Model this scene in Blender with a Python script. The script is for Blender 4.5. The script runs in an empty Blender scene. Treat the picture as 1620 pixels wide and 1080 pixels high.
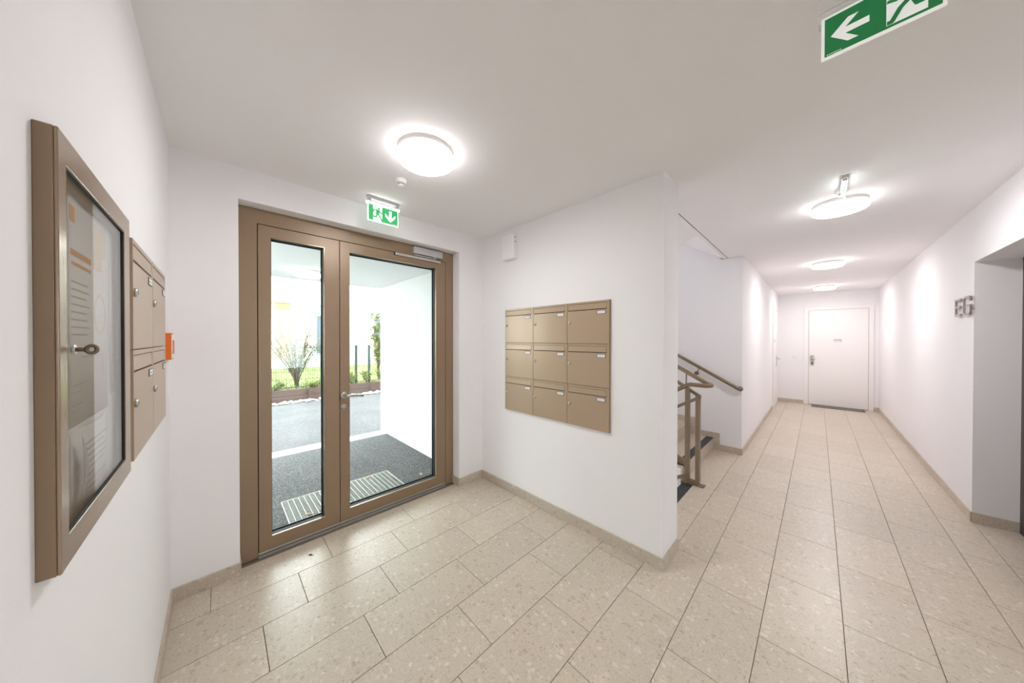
import bpy, bmesh, math, random
from mathutils import Vector, Matrix
random.seed(7)
PI = math.pi
SC = bpy.context.scene
COL = SC.collection

# ------------------------------------------------------------------ camera, sky, exposure
cam_data = bpy.data.cameras.new('camera')
cam = bpy.data.objects.new('camera', cam_data)
COL.objects.link(cam)
cam_data.sensor_fit = 'HORIZONTAL'
cam_data.sensor_width = 36.0
cam_data.lens = 36.0 * 474.197 / 1620.0
cam_data.clip_start = 0.01
cam_data.clip_end = 200
CAM_YAW, CAM_PITCH, CAM_ROLL, CAM_H = 0.7959, -0.0065, 0.0011, 1.45


def place_camera():
    cy, sy = math.cos(CAM_YAW), math.sin(CAM_YAW)
    f = Vector((-sy, cy, 0)); r = Vector((cy, sy, 0)); u = Vector((0, 0, 1))
    cp, sp = math.cos(CAM_PITCH), math.sin(CAM_PITCH)
    f, u = cp * f + sp * u, -sp * f + cp * u
    cr, sr = math.cos(CAM_ROLL), math.sin(CAM_ROLL)
    r, u = cr * r + sr * u, -sr * r + cr * u
    m = Matrix((r, u, -f)).transposed().to_4x4()
    m.translation = Vector((0, 0, CAM_H))
    cam.matrix_world = m


place_camera()
SC.camera = cam

world = bpy.data.worlds.new('overcast_sky')
SC.world = world
world.use_nodes = True
bg = world.node_tree.nodes['Background']
bg.inputs['Color'].default_value = (0.93, 0.97, 1.0, 1)
bg.inputs['Strength'].default_value = 6.4

LAMP = 42.0            # glow of the ceiling lamp diffusers
SC.view_settings.view_transform = 'Standard'
SC.view_settings.look = 'None'
SC.view_settings.gamma = 1.0
SC.view_settings.exposure = 0.64
SC.view_settings.use_curve_mapping = False
SC.cycles.max_bounces = 20
SC.cycles.diffuse_bounces = 12
SC.cycles.glossy_bounces = 6
SC.cycles.transparent_max_bounces = 16

# ------------------------------------------------------------------ room measures (metres)
YL = -0.1916           # left wall
XD = -2.4794           # entrance wall
XF = -2.585            # face of the entrance door frame
YM, YM2 = 1.9865, 2.262    # partition with the mailboxes
XM = -0.6764           # free end of the partition
XS = -0.6666           # left wall of the corridor
YS = 4.694             # wall beside the stairs
XR = 0.8666            # right wall
YE = 9.5284            # end wall
H = 2.4993
YD0, YD1, ZD = 0.0894, 1.6983, 2.3093
YN0, YN1, XN, ZN = 3.25, 4.297, 1.08, 2.07
BT = 0.079             # baseboard height


# ------------------------------------------------------------------ materials
def new_mat(name):
    m = bpy.data.materials.new(name)
    m.use_nodes = True
    return m, m.node_tree, m.node_tree.nodes['Principled BSDF']


def plain(name, col, rough=0.5, metal=0.0, spec=0.5, noise=0.06, nscale=12.0, bump=0.0, bscale=300.0, coat=0.0):
    m, t, b = new_mat(name)
    N, L = t.nodes, t.links
    b.inputs['Roughness'].default_value = rough
    b.inputs['Metallic'].default_value = metal
    b.inputs['Specular IOR Level'].default_value = spec
    b.inputs['Coat Weight'].default_value = coat
    tc = N.new('ShaderNodeTexCoord')
    nz = N.new('ShaderNodeTexNoise'); nz.inputs['Scale'].default_value = nscale; nz.inputs['Detail'].default_value = 3
    L.new(tc.outputs['Object'], nz.inputs['Vector'])
    mx = N.new('ShaderNodeMix'); mx.data_type = 'RGBA'
    mx.inputs['A'].default_value = tuple(c * (1 - noise) for c in col) + (1,)
    mx.inputs['B'].default_value = tuple(min(1, c * (1 + noise)) for c in col) + (1,)
    L.new(nz.outputs['Fac'], mx.inputs['Factor'])
    L.new(mx.outputs['Result'], b.inputs['Base Color'])
    if bump:
        n2 = N.new('ShaderNodeTexNoise'); n2.inputs['Scale'].default_value = bscale; n2.inputs['Detail'].default_value = 2
        L.new(tc.outputs['Object'], n2.inputs['Vector'])
        bp = N.new('ShaderNodeBump'); bp.inputs['Strength'].default_value = bump; bp.inputs['Distance'].default_value = 0.002
        L.new(n2.outputs['Fac'], bp.inputs['Height'])
        L.new(bp.outputs['Normal'], b.inputs['Normal'])
    return m


def emit(name, col, strength, base=(0.8, 0.8, 0.8)):
    m, t, b = new_mat(name)
    b.inputs['Base Color'].default_value = tuple(base) + (1,)
    b.inputs['Emission Color'].default_value = tuple(col) + (1,)
    b.inputs['Emission Strength'].default_value = strength
    return m


def glass_mat(name, tint, ior=1.45):
    m = bpy.data.materials.new(name); m.use_nodes = True
    t = m.node_tree; N, L = t.nodes, t.links
    N.clear()
    out = N.new('ShaderNodeOutputMaterial')
    tr = N.new('ShaderNodeBsdfTransparent'); tr.inputs['Color'].default_value = tuple(tint) + (1,)
    gl = N.new('ShaderNodeBsdfGlossy'); gl.inputs['Roughness'].default_value = 0.0
    # the Fresnel node inverts the index on back faces; feed it the inverse there so both faces of a thin pane agree
    gm = N.new('ShaderNodeNewGeometry')
    im = N.new('ShaderNodeMix'); im.data_type = 'FLOAT'; im.inputs['A'].default_value = ior; im.inputs['B'].default_value = 1 / ior
    L.new(gm.outputs['Backfacing'], im.inputs['Factor'])
    fr = N.new('ShaderNodeFresnel'); L.new(im.outputs['Result'], fr.inputs['IOR'])
    mx = N.new('ShaderNodeMixShader')
    L.new(fr.outputs['Fac'], mx.inputs['Fac']); L.new(tr.outputs[0], mx.inputs[1]); L.new(gl.outputs[0], mx.inputs[2])
    L.new(mx.outputs[0], out.inputs['Surface'])
    return m


def stone_mat(name, base, rough=0.34, dark=1.0):
    """beige agglomerate stone: pale and tan pebbles in a fine ground, shifted on every tile"""
    m, t, b = new_mat(name)
    N, L = t.nodes, t.links
    geo = N.new('ShaderNodeNewGeometry')
    oi = N.new('ShaderNodeObjectInfo')
    off = N.new('ShaderNodeVectorMath'); off.operation = 'SCALE'; off.inputs['Scale'].default_value = 37.0
    cmb = N.new('ShaderNodeCombineXYZ')
    L.new(oi.outputs['Random'], cmb.inputs[0]); L.new(oi.outputs['Random'], cmb.inputs[2])
    L.new(cmb.outputs[0], off.inputs[0])
    add = N.new('ShaderNodeVectorMath'); add.operation = 'ADD'
    L.new(geo.outputs['Position'], add.inputs[0]); L.new(off.outputs[0], add.inputs[1])
    # soft warp so pebbles are uneven
    wn = N.new('ShaderNodeTexNoise'); wn.inputs['Scale'].default_value = 28; wn.inputs['Detail'].default_value = 2
    L.new(add.outputs[0], wn.inputs['Vector'])
    ws = N.new('ShaderNodeVectorMath'); ws.operation = 'SCALE'; ws.inputs['Scale'].default_value = 0.022
    L.new(wn.outputs['Color'], ws.inputs[0])
    vec = N.new('ShaderNodeVectorMath'); vec.operation = 'ADD'
    L.new(add.outputs[0], vec.inputs[0]); L.new(ws.outputs[0], vec.inputs[1])

    def col(c):
        return tuple(min(1, base[i] * c[i] * dark) for i in range(3)) + (1,)

    def pebbles(scale, thr, keep, stretch=1.0):
        mp = N.new('ShaderNodeMapping'); mp.inputs['Scale'].default_value = (1, stretch, 1)
        L.new(vec.outputs[0], mp.inputs['Vector'])
        v = N.new('ShaderNodeTexVoronoi'); v.inputs['Scale'].default_value = scale
        L.new(mp.outputs[0], v.inputs['Vector'])
        sep = N.new('ShaderNodeSeparateColor'); L.new(v.outputs['Color'], sep.inputs[0])
        r = N.new('ShaderNodeMapRange'); r.inputs['From Min'].default_value = thr; r.inputs['From Max'].default_value = thr - 0.08
        L.new(v.outputs['Distance'], r.inputs['Value'])
        k = N.new('ShaderNodeMath'); k.operation = 'LESS_THAN'; k.inputs[1].default_value = keep
        L.new(sep.outputs[0], k.inputs[0])
        mm = N.new('ShaderNodeMath'); mm.operation = 'MULTIPLY'
        L.new(r.outputs[0], mm.inputs[0]); L.new(k.outputs[0], mm.inputs[1])
        return mm, sep

    def mix(fac, a, bcol, amt=1.0):
        x = N.new('ShaderNodeMix'); x.data_type = 'RGBA'
        if amt != 1.0:
            q = N.new('ShaderNodeMath'); q.operation = 'MULTIPLY'; q.inputs[1].default_value = amt
            L.new(fac, q.inputs[0]); fac = q.outputs[0]
        L.new(fac, x.inputs['Factor'])
        if isinstance(a, tuple): x.inputs['A'].default_value = a
        else: L.new(a, x.inputs['A'])
        if isinstance(bcol, tuple): x.inputs['B'].default_value = bcol
        else: L.new(bcol, x.inputs['B'])
        return x.outputs['Result']

    ground = N.new('ShaderNodeTexNoise'); ground.inputs['Scale'].default_value = 130; ground.inputs['Detail'].default_value = 4
    L.new(add.outputs[0], ground.inputs['Vector'])
    g2 = N.new('ShaderNodeTexNoise'); g2.inputs['Scale'].default_value = 9; g2.inputs['Detail'].default_value = 3
    L.new(add.outputs[0], g2.inputs['Vector'])
    rr = N.new('ShaderNodeMapRange'); rr.inputs['From Min'].default_value = 0.3; rr.inputs['From Max'].default_value = 0.7
    L.new(ground.outputs['Fac'], rr.inputs['Value'])
    c = mix(rr.outputs[0], col((0.84, 0.83, 0.81)), col((1.1, 1.1, 1.1)))
    c = mix(g2.outputs['Fac'], c, col((0.90, 0.84, 0.75)), 0.65)
    # shades of pebbles
    m1, s1 = pebbles(95, 0.42, 0.55)
    pc = mix(s1.outputs[1], col((0.74, 0.67, 0.58)), col((1.10, 1.10, 1.10)))
    c = mix(m1.outputs[0], c, pc, 0.75)
    m2, s2 = pebbles(42, 0.42, 0.55)
    pc2 = mix(s2.outputs[1], col((0.68, 0.59, 0.48)), col((1.24, 1.25, 1.25)))
    c = mix(m2.outputs[0], c, pc2, 0.7)
    m3, s3 = pebbles(23, 0.40, 0.27, 1.4)
    pc3 = mix(s3.outputs[1], col((0.70, 0.60, 0.48)), col((1.26, 1.26, 1.26)))
    c = mix(m3.outputs[0], c, pc3, 0.65)
    m4, s4 = pebbles(110, 0.34, 0.08)
    c = mix(m4.outputs[0], c, col((0.42, 0.34, 0.26)), 0.8)
    # every tile a hair lighter or darker
    tone = N.new('ShaderNodeMapRange'); tone.inputs['To Min'].default_value = 0.95; tone.inputs['To Max'].default_value = 1.04
    L.new(oi.outputs['Random'], tone.inputs['Value'])
    tm = N.new('ShaderNodeMix'); tm.data_type = 'RGBA'; tm.blend_type = 'MULTIPLY'; tm.inputs['Factor'].default_value = 1
    L.new(c, tm.inputs['A'])
    tc = N.new('ShaderNodeCombineColor')
    for i in range(3): L.new(tone.outputs[0], tc.inputs[i])
    L.new(tc.outputs[0], tm.inputs['B'])
    L.new(tm.outputs['Result'], b.inputs['Base Color'])
    b.inputs['Roughness'].default_value = rough
    b.inputs['Specular IOR Level'].default_value = 0.75
    return m


def asphalt_mat(name, a, bcol, scale=180, rough=0.85):
    m, t, b = new_mat(name)
    N, L = t.nodes, t.links
    geo = N.new('ShaderNodeNewGeometry')
    v = N.new('ShaderNodeTexVoronoi'); v.inputs['Scale'].default_value = scale
    L.new(geo.outputs['Position'], v.inputs['Vector'])
    sep = N.new('ShaderNodeSeparateColor'); L.new(v.outputs['Color'], sep.inputs[0])
    pw = N.new('ShaderNodeMath'); pw.operation = 'POWER'; pw.inputs[1].default_value = 3.0
    L.new(sep.outputs[0], pw.inputs[0])
    nz = N.new('ShaderNodeTexNoise'); nz.inputs['Scale'].default_value = 1.8; nz.inputs['Detail'].default_value = 5
    L.new(geo.outputs['Position'], nz.inputs['Vector'])
    x = N.new('ShaderNodeMix'); x.data_type = 'RGBA'
    L.new(pw.outputs[0], x.inputs['Factor'])
    x.inputs['A'].default_value = tuple(a) + (1,); x.inputs['B'].default_value = tuple(bcol) + (1,)
    y = N.new('ShaderNodeMix'); y.data_type = 'RGBA'; y.blend_type = 'MULTIPLY'; y.inputs['Factor'].default_value = 0.5
    L.new(x.outputs['Result'], y.inputs['A']); L.new(nz.outputs['Color'], y.inputs['B'])
    cr = N.new('ShaderNodeMapRange'); cr.inputs['To Min'].default_value = 0.7; cr.inputs['To Max'].default_value = 1.3
    L.new(nz.outputs['Fac'], cr.inputs['Value'])
    cc = N.new('ShaderNodeCombineColor')
    for i in range(3): L.new(cr.outputs[0], cc.inputs[i])
    L.new(cc.outputs[0], y.inputs['B']); y.inputs['Factor'].default_value = 1.0
    L.new(y.outputs['Result'], b.inputs['Base Color'])
    b.inputs['Roughness'].default_value = rough
    bp = N.new('ShaderNodeBump'); bp.inputs['Strength'].default_value = 0.6; bp.inputs['Distance'].default_value = 0.003
    L.new(v.outputs['Distance'], bp.inputs['Height']); L.new(bp.outputs['Normal'], b.inputs['Normal'])
    return m


def wood_mat(name, a, bcol, scale=(2, 2, 22)):
    m, t, b = new_mat(name)
    N, L = t.nodes, t.links
    tc = N.new('ShaderNodeTexCoord')
    mp = N.new('ShaderNodeMapping'); mp.inputs['Scale'].default_value = scale
    L.new(tc.outputs['Object'], mp.inputs['Vector'])
    nz = N.new('ShaderNodeTexNoise'); nz.inputs['Scale'].default_value = 4; nz.inputs['Detail'].default_value = 5
    L.new(mp.outputs[0], nz.inputs['Vector'])
    x = N.new('ShaderNodeMix'); x.data_type = 'RGBA'
    x.inputs['A'].default_value = tuple(a) + (1,); x.inputs['B'].default_value = tuple(bcol) + (1,)
    L.new(nz.outputs['Fac'], x.inputs['Factor'])
    L.new(x.outputs['Result'], b.inputs['Base Color'])
    b.inputs['Roughness'].default_value = 0.7
    return m


WALL = plain('white_wall_plaster', (0.85, 0.836, 0.850), 0.9, noise=0.012, nscale=3, bump=0.12, bscale=420, spec=0.2)
CEIL = plain('white_ceiling_paint', (0.875, 0.858, 0.866), 0.95, noise=0.012, nscale=2, bump=0.08, bscale=300, spec=0.15)
STONE = stone_mat('beige_stone_tile', (0.592, 0.530, 0.447), 0.33)
STONE_B = stone_mat('beige_stone_skirting', (0.56, 0.495, 0.43), 0.42)
GROUT = plain('dark_grout', (0.20, 0.165, 0.13), 0.9)
BRONZE = plain('bronze_door_paint', (0.285, 0.194, 0.122), 0.36, metal=0.15, noise=0.03, nscale=60)
MAILB = plain('bronze_mailbox_paint', (0.43, 0.315, 0.218), 0.28, metal=0.15, noise=0.02, nscale=60)
MAILD = plain('dark_mailbox_gap', (0.05, 0.035, 0.025), 0.7)
PLATEM = plain('name_plate_edge', (0.10, 0.095, 0.11), 0.4)
RAILM = plain('bronze_rail_paint', (0.215, 0.152, 0.095), 0.4, metal=0.15, noise=0.03)
BEADM = plain('bronze_bead_paint', (0.36, 0.265, 0.19), 0.2, metal=0.35, noise=0.02)
RUBBER = plain('black_rubber', (0.012, 0.012, 0.013), 0.6)
STEEL = plain('brushed_steel', (0.55, 0.54, 0.52), 0.32, metal=0.9, noise=0.03, nscale=80)
SILVER = plain('silver_paint', (0.52, 0.51, 0.52), 0.4, metal=0.4, noise=0.02)
ALU = plain('aluminium', (0.62, 0.60, 0.58), 0.35, metal=0.7, noise=0.02)
BRASS = plain('dull_brass', (0.20, 0.15, 0.105), 0.4, metal=0.5)
WPLAST = plain('white_plastic', (0.87, 0.865, 0.86), 0.45, noise=0.01)
LGREY = plain('grey_lamp_base', (0.66, 0.62, 0.60), 0.5, noise=0.01)
WDOOR = plain('white_door_paint', (0.86, 0.835, 0.825), 0.42, noise=0.01)
GAPM = plain('shadow_gap', (0.18, 0.15, 0.13), 0.9)
PAPER = plain('paper', (0.82, 0.81, 0.82), 0.75, noise=0.01)
CURL_SHADE = plain('lilac_curl_shade', (0.62, 0.60, 0.70), 0.8, noise=0.01)  # lilac stands for the purplish shade in the letter's curl
INKG = plain('grey_print', (0.42, 0.41, 0.42), 0.8)
ORANGE_L = plain('pale_orange_print', (0.82, 0.64, 0.45), 0.8)
ORANGE_D = plain('orange_print', (0.72, 0.36, 0.18), 0.8)
LABELW = plain('white_label', (0.85, 0.84, 0.85), 0.6)
ORANGE = plain('orange_plastic', (0.70, 0.145, 0.008), 0.38, noise=0.02)
GREEN = emit('sign_green', (0.012, 0.19, 0.055), 0.22, (0.012, 0.19, 0.055))  # mild glow added to the green of the near sign
SIGNW = emit('sign_white', (0.95, 0.97, 0.95), 0.24, (0.80, 0.80, 0.78))  # mild glow added so the near sign stands out from the ceiling
GREEN_LIT = emit('lit_sign_green', (0.05, 0.60, 0.17), 0.28, (0.02, 0.30, 0.09))
WHITE_LIT = emit('lit_sign_white', (0.93, 1.0, 0.95), 0.65)
TUBE_LIT = emit('lit_sign_tube', (0.95, 1.0, 1.0), 4.0)
LAMP_LIT = emit('lamp_diffuser', (1.0, 0.985, 0.995), LAMP)
LAMP_RIM = emit('lamp_diffuser_rim', (1.0, 0.985, 0.995), LAMP * 0.2)
PORCH_LIT = emit('porch_lamp_diffuser', (1.0, 0.97, 0.94), 9.0)
CLEAR = glass_mat('clear_plastic', (0.92, 0.93, 0.93))
GLASS = glass_mat('door_glass', (0.93, 0.965, 0.945))
PANE = glass_mat('cabinet_glass', (0.95, 0.96, 0.95))
DSTRIP = asphalt_mat('dark_anti_slip_strip', (0.022, 0.024, 0.026), (0.10, 0.10, 0.105), 260, 0.7)
MATM = asphalt_mat('grey_brown_mat', (0.16, 0.135, 0.12), (0.30, 0.26, 0.235), 240, 0.95)
LIFTM = plain('dark_lift_frame', (0.06, 0.05, 0.045), 0.4, metal=0.3)
ASPH = asphalt_mat('dark_asphalt', (0.034, 0.036, 0.039), (0.19, 0.19, 0.195), 130)
STREET = asphalt_mat('pale_asphalt', (0.082, 0.080, 0.087), (0.145, 0.142, 0.147), 60)
DARKP = asphalt_mat('side_asphalt', (0.04, 0.04, 0.042), (0.1, 0.1, 0.1), 60)
KERB = plain('pale_concrete', (0.62, 0.61, 0.60), 0.85, noise=0.08, nscale=30)
PLASTER = plain('white_render', (0.78, 0.785, 0.79), 0.9, noise=0.015, nscale=4, bump=0.1)
GALV = plain('galvanised_steel', (0.62, 0.63, 0.60), 0.45, metal=0.6)
PIT = plain('dark_pit', (0.14, 0.13, 0.11), 0.95)
BOARD = wood_mat('red_brown_board', (0.085, 0.050, 0.042), (0.155, 0.10, 0.085), (2, 1.2, 24))
PANELW = wood_mat('orange_timber', (0.40, 0.235, 0.11), (0.50, 0.31, 0.16), (4, 4, 30))
PEBBLE = plain('pale_pebbles', (0.62, 0.60, 0.56), 0.9, noise=0.3, nscale=20)
SOIL = plain('bark_soil', (0.18, 0.13, 0.08), 0.95, noise=0.3, nscale=14)
GRASS = plain('grass_green', (0.20, 0.27, 0.075), 0.8, noise=0.3, nscale=3)
LEAFG = plain('leaf_green', (0.13, 0.185, 0.055), 0.7, noise=0.35, nscale=5)
LEAFY = plain('leaf_yellow_green', (0.27, 0.29, 0.09), 0.7, noise=0.3, nscale=5)
STEM = plain('stem_bark', (0.13, 0.09, 0.055), 0.85, noise=0.2)
FENCE = plain('fence_dark_green', (0.03, 0.055, 0.055), 0.5)
WINDOWG = plain('far_window_glass', (0.10, 0.13, 0.18), 0.1, spec=0.8)
WINFR = plain('grey_window_frame', (0.30, 0.31, 0.33), 0.5)
DEADLEAF = plain('dead_leaf', (0.46, 0.30, 0.14), 0.8, noise=0.2, nscale=60)
CRUMB = plain('dark_leaf_bit', (0.06, 0.035, 0.02), 0.8)


# ------------------------------------------------------------------ mesh helpers
class MB:
    def __init__(s): s.v = []; s.f = []; s.sm = []

    def add(s, verts, faces, smooth=False):
        o = len(s.v); s.v += [tuple(q) for q in verts]
        for fc in faces: s.f.append([i + o for i in fc]); s.sm.append(smooth)
        return s

    def box(s, x0, x1, y0, y1, z0, z1):
        v = [(x, y, z) for z in (z0, z1) for y in (y0, y1) for x in (x0, x1)]
        return s.add(v, [(0, 2, 3, 1), (4, 5, 7, 6), (0, 1, 5, 4), (2, 6, 7, 3), (0, 4, 6, 2), (1, 3, 7, 5)])

    def prism(s, poly, a0, a1, axis='y'):
        """poly in 2D, extruded along axis: y -> (x,z), x -> (y,z), z -> (x,y)"""
        def P(p, a):
            return (p[0], a, p[1]) if axis == 'y' else ((a, p[0], p[1]) if axis == 'x' else (p[0], p[1], a))
        n = len(poly)
        v = [P(p, a0) for p in poly] + [P(p, a1) for p in poly]
        f = [tuple(range(n)), tuple(range(2 * n - 1, n - 1, -1))]
        f += [((i + 1) % n, i, n + i, n + (i + 1) % n) for i in range(n)]
        return s.add(v, f)

    def tube(s, pts, r, n=10, cap=True):
        pts = [Vector(p) for p in pts]
        rs = r if isinstance(r, (list, tuple)) else [r] * len(pts)
        base = len(s.v); prev = None
        for i, p in enumerate(pts):
            d = (pts[min(i + 1, len(pts) - 1)] - pts[max(i - 1, 0)]).normalized()
            if prev is None:
                a = d.orthogonal().normalized()
            else:
                a = (prev - d * prev.dot(d)).normalized()
            prev = a; b = d.cross(a)
            for k in range(n):
                t = 2 * PI * k / n
                s.v.append(tuple(p + (a * math.cos(t) + b * math.sin(t)) * rs[i]))
        for i in range(len(pts) - 1):
            for k in range(n):
                q = base + i * n
                s.f.append([q + k, q + (k + 1) % n, q + n + (k + 1) % n, q + n + k]); s.sm.append(True)
        if cap:
            s.f.append([base + k for k in range(n)][::-1]); s.sm.append(False)
            e = base + (len(pts) - 1) * n
            s.f.append([e + k for k in range(n)]); s.sm.append(False)
        return s

    def lathe(s, prof, centre, axis='z', n=40, smooth=True):
        """prof: (radius, height) list"""
        c = Vector(centre); base = len(s.v)
        for (r, h) in prof:
            for k in range(n):
                t = 2 * PI * k / n
                a, b = r * math.cos(t), r * math.sin(t)
                q = (a, b, h) if axis == 'z' else ((a, h, b) if axis == 'y' else (h, a, b))
                s.v.append(tuple(c + Vector(q)))
        for i in range(len(prof) - 1):
            for k in range(n):
                q = base + i * n
                s.f.append([q + k, q + (k + 1) % n, q + n + (k + 1) % n, q + n + k]); s.sm.append(smooth)
        if prof[0][0] > 1e-6:
            s.f.append([base + k for k in range(n)][::-1]); s.sm.append(False)
        if prof[-1][0] > 1e-6:
            e = base + (len(prof) - 1) * n
            s.f.append([e + k for k in range(n)]); s.sm.append(False)
        return s

    def plate_hole(s, o, i, a0, a1, axis='y'):
        """rectangular plate with a rectangular hole; o,i = (u0,u1,v0,v1)"""
        def ring(q): return [(q[0], q[2]), (q[1], q[2]), (q[1], q[3]), (q[0], q[3])]
        def P(p, a): return (p[0], a, p[1]) if axis == 'y' else ((a, p[0], p[1]) if axis == 'x' else (p[0], p[1], a))
        v = [P(p, a) for a in (a0, a1) for q in (o, i) for p in ring(q)]
        f = []
        for k in range(4):
            j = (k + 1) % 4
            f += [(k, j, 4 + j, 4 + k), (8 + j, 8 + k, 12 + k, 12 + j), (j, k, 8 + k, 8 + j), (4 + k, 4 + j, 12 + j, 12 + k)]
        return s.add(v, f)

    def build(s, name, mat, parent=None, bevel=0.0, seg=2, fix=True):
        me = bpy.data.meshes.new(name)
        me.from_pydata(s.v, [], s.f)
        me.polygons.foreach_set('use_smooth', s.sm)
        me.materials.append(mat)
        if fix:
            bm = bmesh.new(); bm.from_mesh(me)
            bmesh.ops.recalc_face_normals(bm, faces=bm.faces)
            bm.to_mesh(me); bm.free()
        me.update()
        o = bpy.data.objects.new(name, me)
        COL.objects.link(o)
        if parent is not None:
            o.parent = parent
            if parent.get('_world'):
                r = parent
                o.location = (-r['_world'][0], -r['_world'][1], -r['_world'][2])
        if bevel:
            md = o.modifiers.new('bevel', 'BEVEL'); md.width = bevel; md.segments = seg; md.limit_method = 'ANGLE'
            md.harden_normals = False
        return o


def tag(o, label=None, cat=None, group=None, kind=None):
    if label: o['label'] = label
    if cat: o['category'] = cat
    if group: o['group'] = group
    if kind: o['kind'] = kind
    return o


def empty(name, loc, rz=0.0, world=False, **k):
    """Empty at the base of a thing; world=True when its parts are given in room coordinates"""
    o = bpy.data.objects.new(name, None)
    o.empty_display_size = 0.05
    COL.objects.link(o)
    o.location = loc; o.rotation_euler = (0, 0, rz)
    if world: o['_world'] = list(loc)
    return tag(o, **k)


def copy_tree(o, parent=None):
    c = o.copy(); COL.objects.link(c)
    if parent is not None: c.parent = parent
    for ch in [q for q in bpy.data.objects if q.parent == o]:
        copy_tree(ch, c)
    return c


def B(*a): return MB().box(*a)


# ------------------------------------------------------------------ the shell
def struct(name, mb, m, parent=None, **k):
    o = mb.build(name, m, parent)
    if parent is None: o['kind'] = 'structure'
    return o


T = 0.27
struct('wall_left', B(XD - T, 3.5, YL - 0.25, YL, 0, 2.8), WALL)
wd = MB()
wd.prism([(YL, 0), (YD0, 0), (YD0, ZD), (YD1, ZD), (YD1, 0), (YM2, 0), (YM2, 2.8), (YL, 2.8)], XD - T, XD, 'x')
struct('wall_entrance', wd, WALL)
struct('wall_partition', B(XD, XM, YM, YM2, -1.6, 5.5), WALL)
ws = MB()
ws.prism([(-4.9, YS), (XS, YS), (XS, YE), (XS - 0.22, YE), (XS - 0.22, YS + 0.25), (-4.9, YS + 0.25)], -1.6, H, 'z')
struct('wall_stairwell', ws, WALL)
struct('wall_stairwell_upper', B(-4.9, XS - 0.17, YS, YS + 0.25, H, 5.5), WALL)
struct('wall_stairwell_back', B(-5.0, -4.75, YM2 + 0.1, YS, -1.6, 5.5), WALL)
struct('wall_landing_above', B(-0.78, -0.6, YM2, YS, 2.75, 5.5), WALL)
struct('floor_stairwell', B(-5.0, -0.6, YM2 - 0.1, YS + 0.25, -1.75, -1.6), WALL)
struct('wall_stairwell_front', B(-0.93, -0.80, YM2, 3.405, -1.6, -0.161), WALL)
struct('ceiling_stairwell', B(-5.0, -0.6, YM2, YS + 0.25, 5.5, 5.7), CEIL)
struct('wall_end', B(XS - 0.22, 1.3, YE, YE + 0.25, 0, 2.8), WALL)
wr = MB()
wr.prism([(2.4, 0), (YN0, 0), (YN0, ZN), (YN1, ZN), (YN1, 0), (YE, 0), (YE, H), (2.4, H)], XR, XN + 0.08, 'x')
struct('wall_right', wr, WALL)
struct('wall_right_shaft', B(XN + 0.08, XN + 0.3, 2.65, YE, 0, 2.8), WALL)
struct('wall_added_bay', B(XN + 0.08, 3.3, 2.4, 2.65, 0, 2.8), WALL)  # unseen side bay, added to let daylight into the near hall
wb = MB()
wb.plate_hole((YL, 2.4, -0.01, 2.8), (0.75, 1.55, 0.012, 2.2), 3.3, 3.5, 'x')
struct('wall_added_bay_end', wb, WALL)  # end of the added bay, pierced for its window
fill_win = empty('added_window_1', (3.4, 1.15, 0), world=True, kind='structure')  # window added out of view as a source of fill daylight
MB().plate_hole((0.75, 1.55, 0.012, 2.2), (0.82, 1.48, 0.08, 2.13), 3.36, 3.43, 'x').build('frame', BRONZE, fill_win)
B(3.39, 3.394, 0.821, 1.479, 0.081, 2.129).build('glass_pane', GLASS, fill_win)
ce = MB()
ce.prism([(XD - T, YL - 0.25), (3.6, YL - 0.25), (3.6, YE + 0.25), (-0.9, YE + 0.25), (-0.9, YS), (-0.815, YS), (-0.815, YM2), (XD - T, YM2)], H, 2.75, 'z')
struct('ceiling', ce, CEIL)

# floor: grout bed with every stone tile on it
fl = MB()
fl.box(XD - T + 0.1, 3.5, YL - 0.25, YM2, -0.16, -0.007)
fl.box(XN + 0.3, 3.5, YM2, 2.65, -0.16, -0.007)
fl.box(-0.96, XN + 0.3, YM2, YS, -0.16, -0.007)
fl.box(XS - 0.22, XN + 0.3, YS, YE + 0.2, -0.16, -0.007)
floor = struct('floor', fl, GROUT)
GAP = 0.0013
TL, TW, TX0 = 0.577, 0.2937, -0.1965
full_tile = None


def tile(x0, x1, y0, y1, parent=floor, z0=-0.008, z1=0.0, m=STONE):
    if x1 - x0 < 0.012 or y1 - y0 < 0.012: return
    a, b, c, d = x0 + GAP, x1 - GAP, y0 + GAP, y1 - GAP
    mb = MB(); e = 0.0008
    mb.add([(a, c, z0), (b, c, z0), (b, d, z0), (a, d, z0), (a, c, z1 - e), (b, c, z1 - e), (b, d, z1 - e), (a, d, z1 - e),
            (a + e, c + e, z1), (b - e, c + e, z1), (b - e, d - e, z1), (a + e, d - e, z1)],
           [(0, 1, 5, 4), (1, 2, 6, 5), (2, 3, 7, 6), (3, 0, 4, 7), (4, 5, 9, 8), (5, 6, 10, 9), (6, 7, 11, 10), (7, 4, 8, 11), (8, 9, 10, 11)])
    mb.build('tile', m, parent, fix=False)


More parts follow.
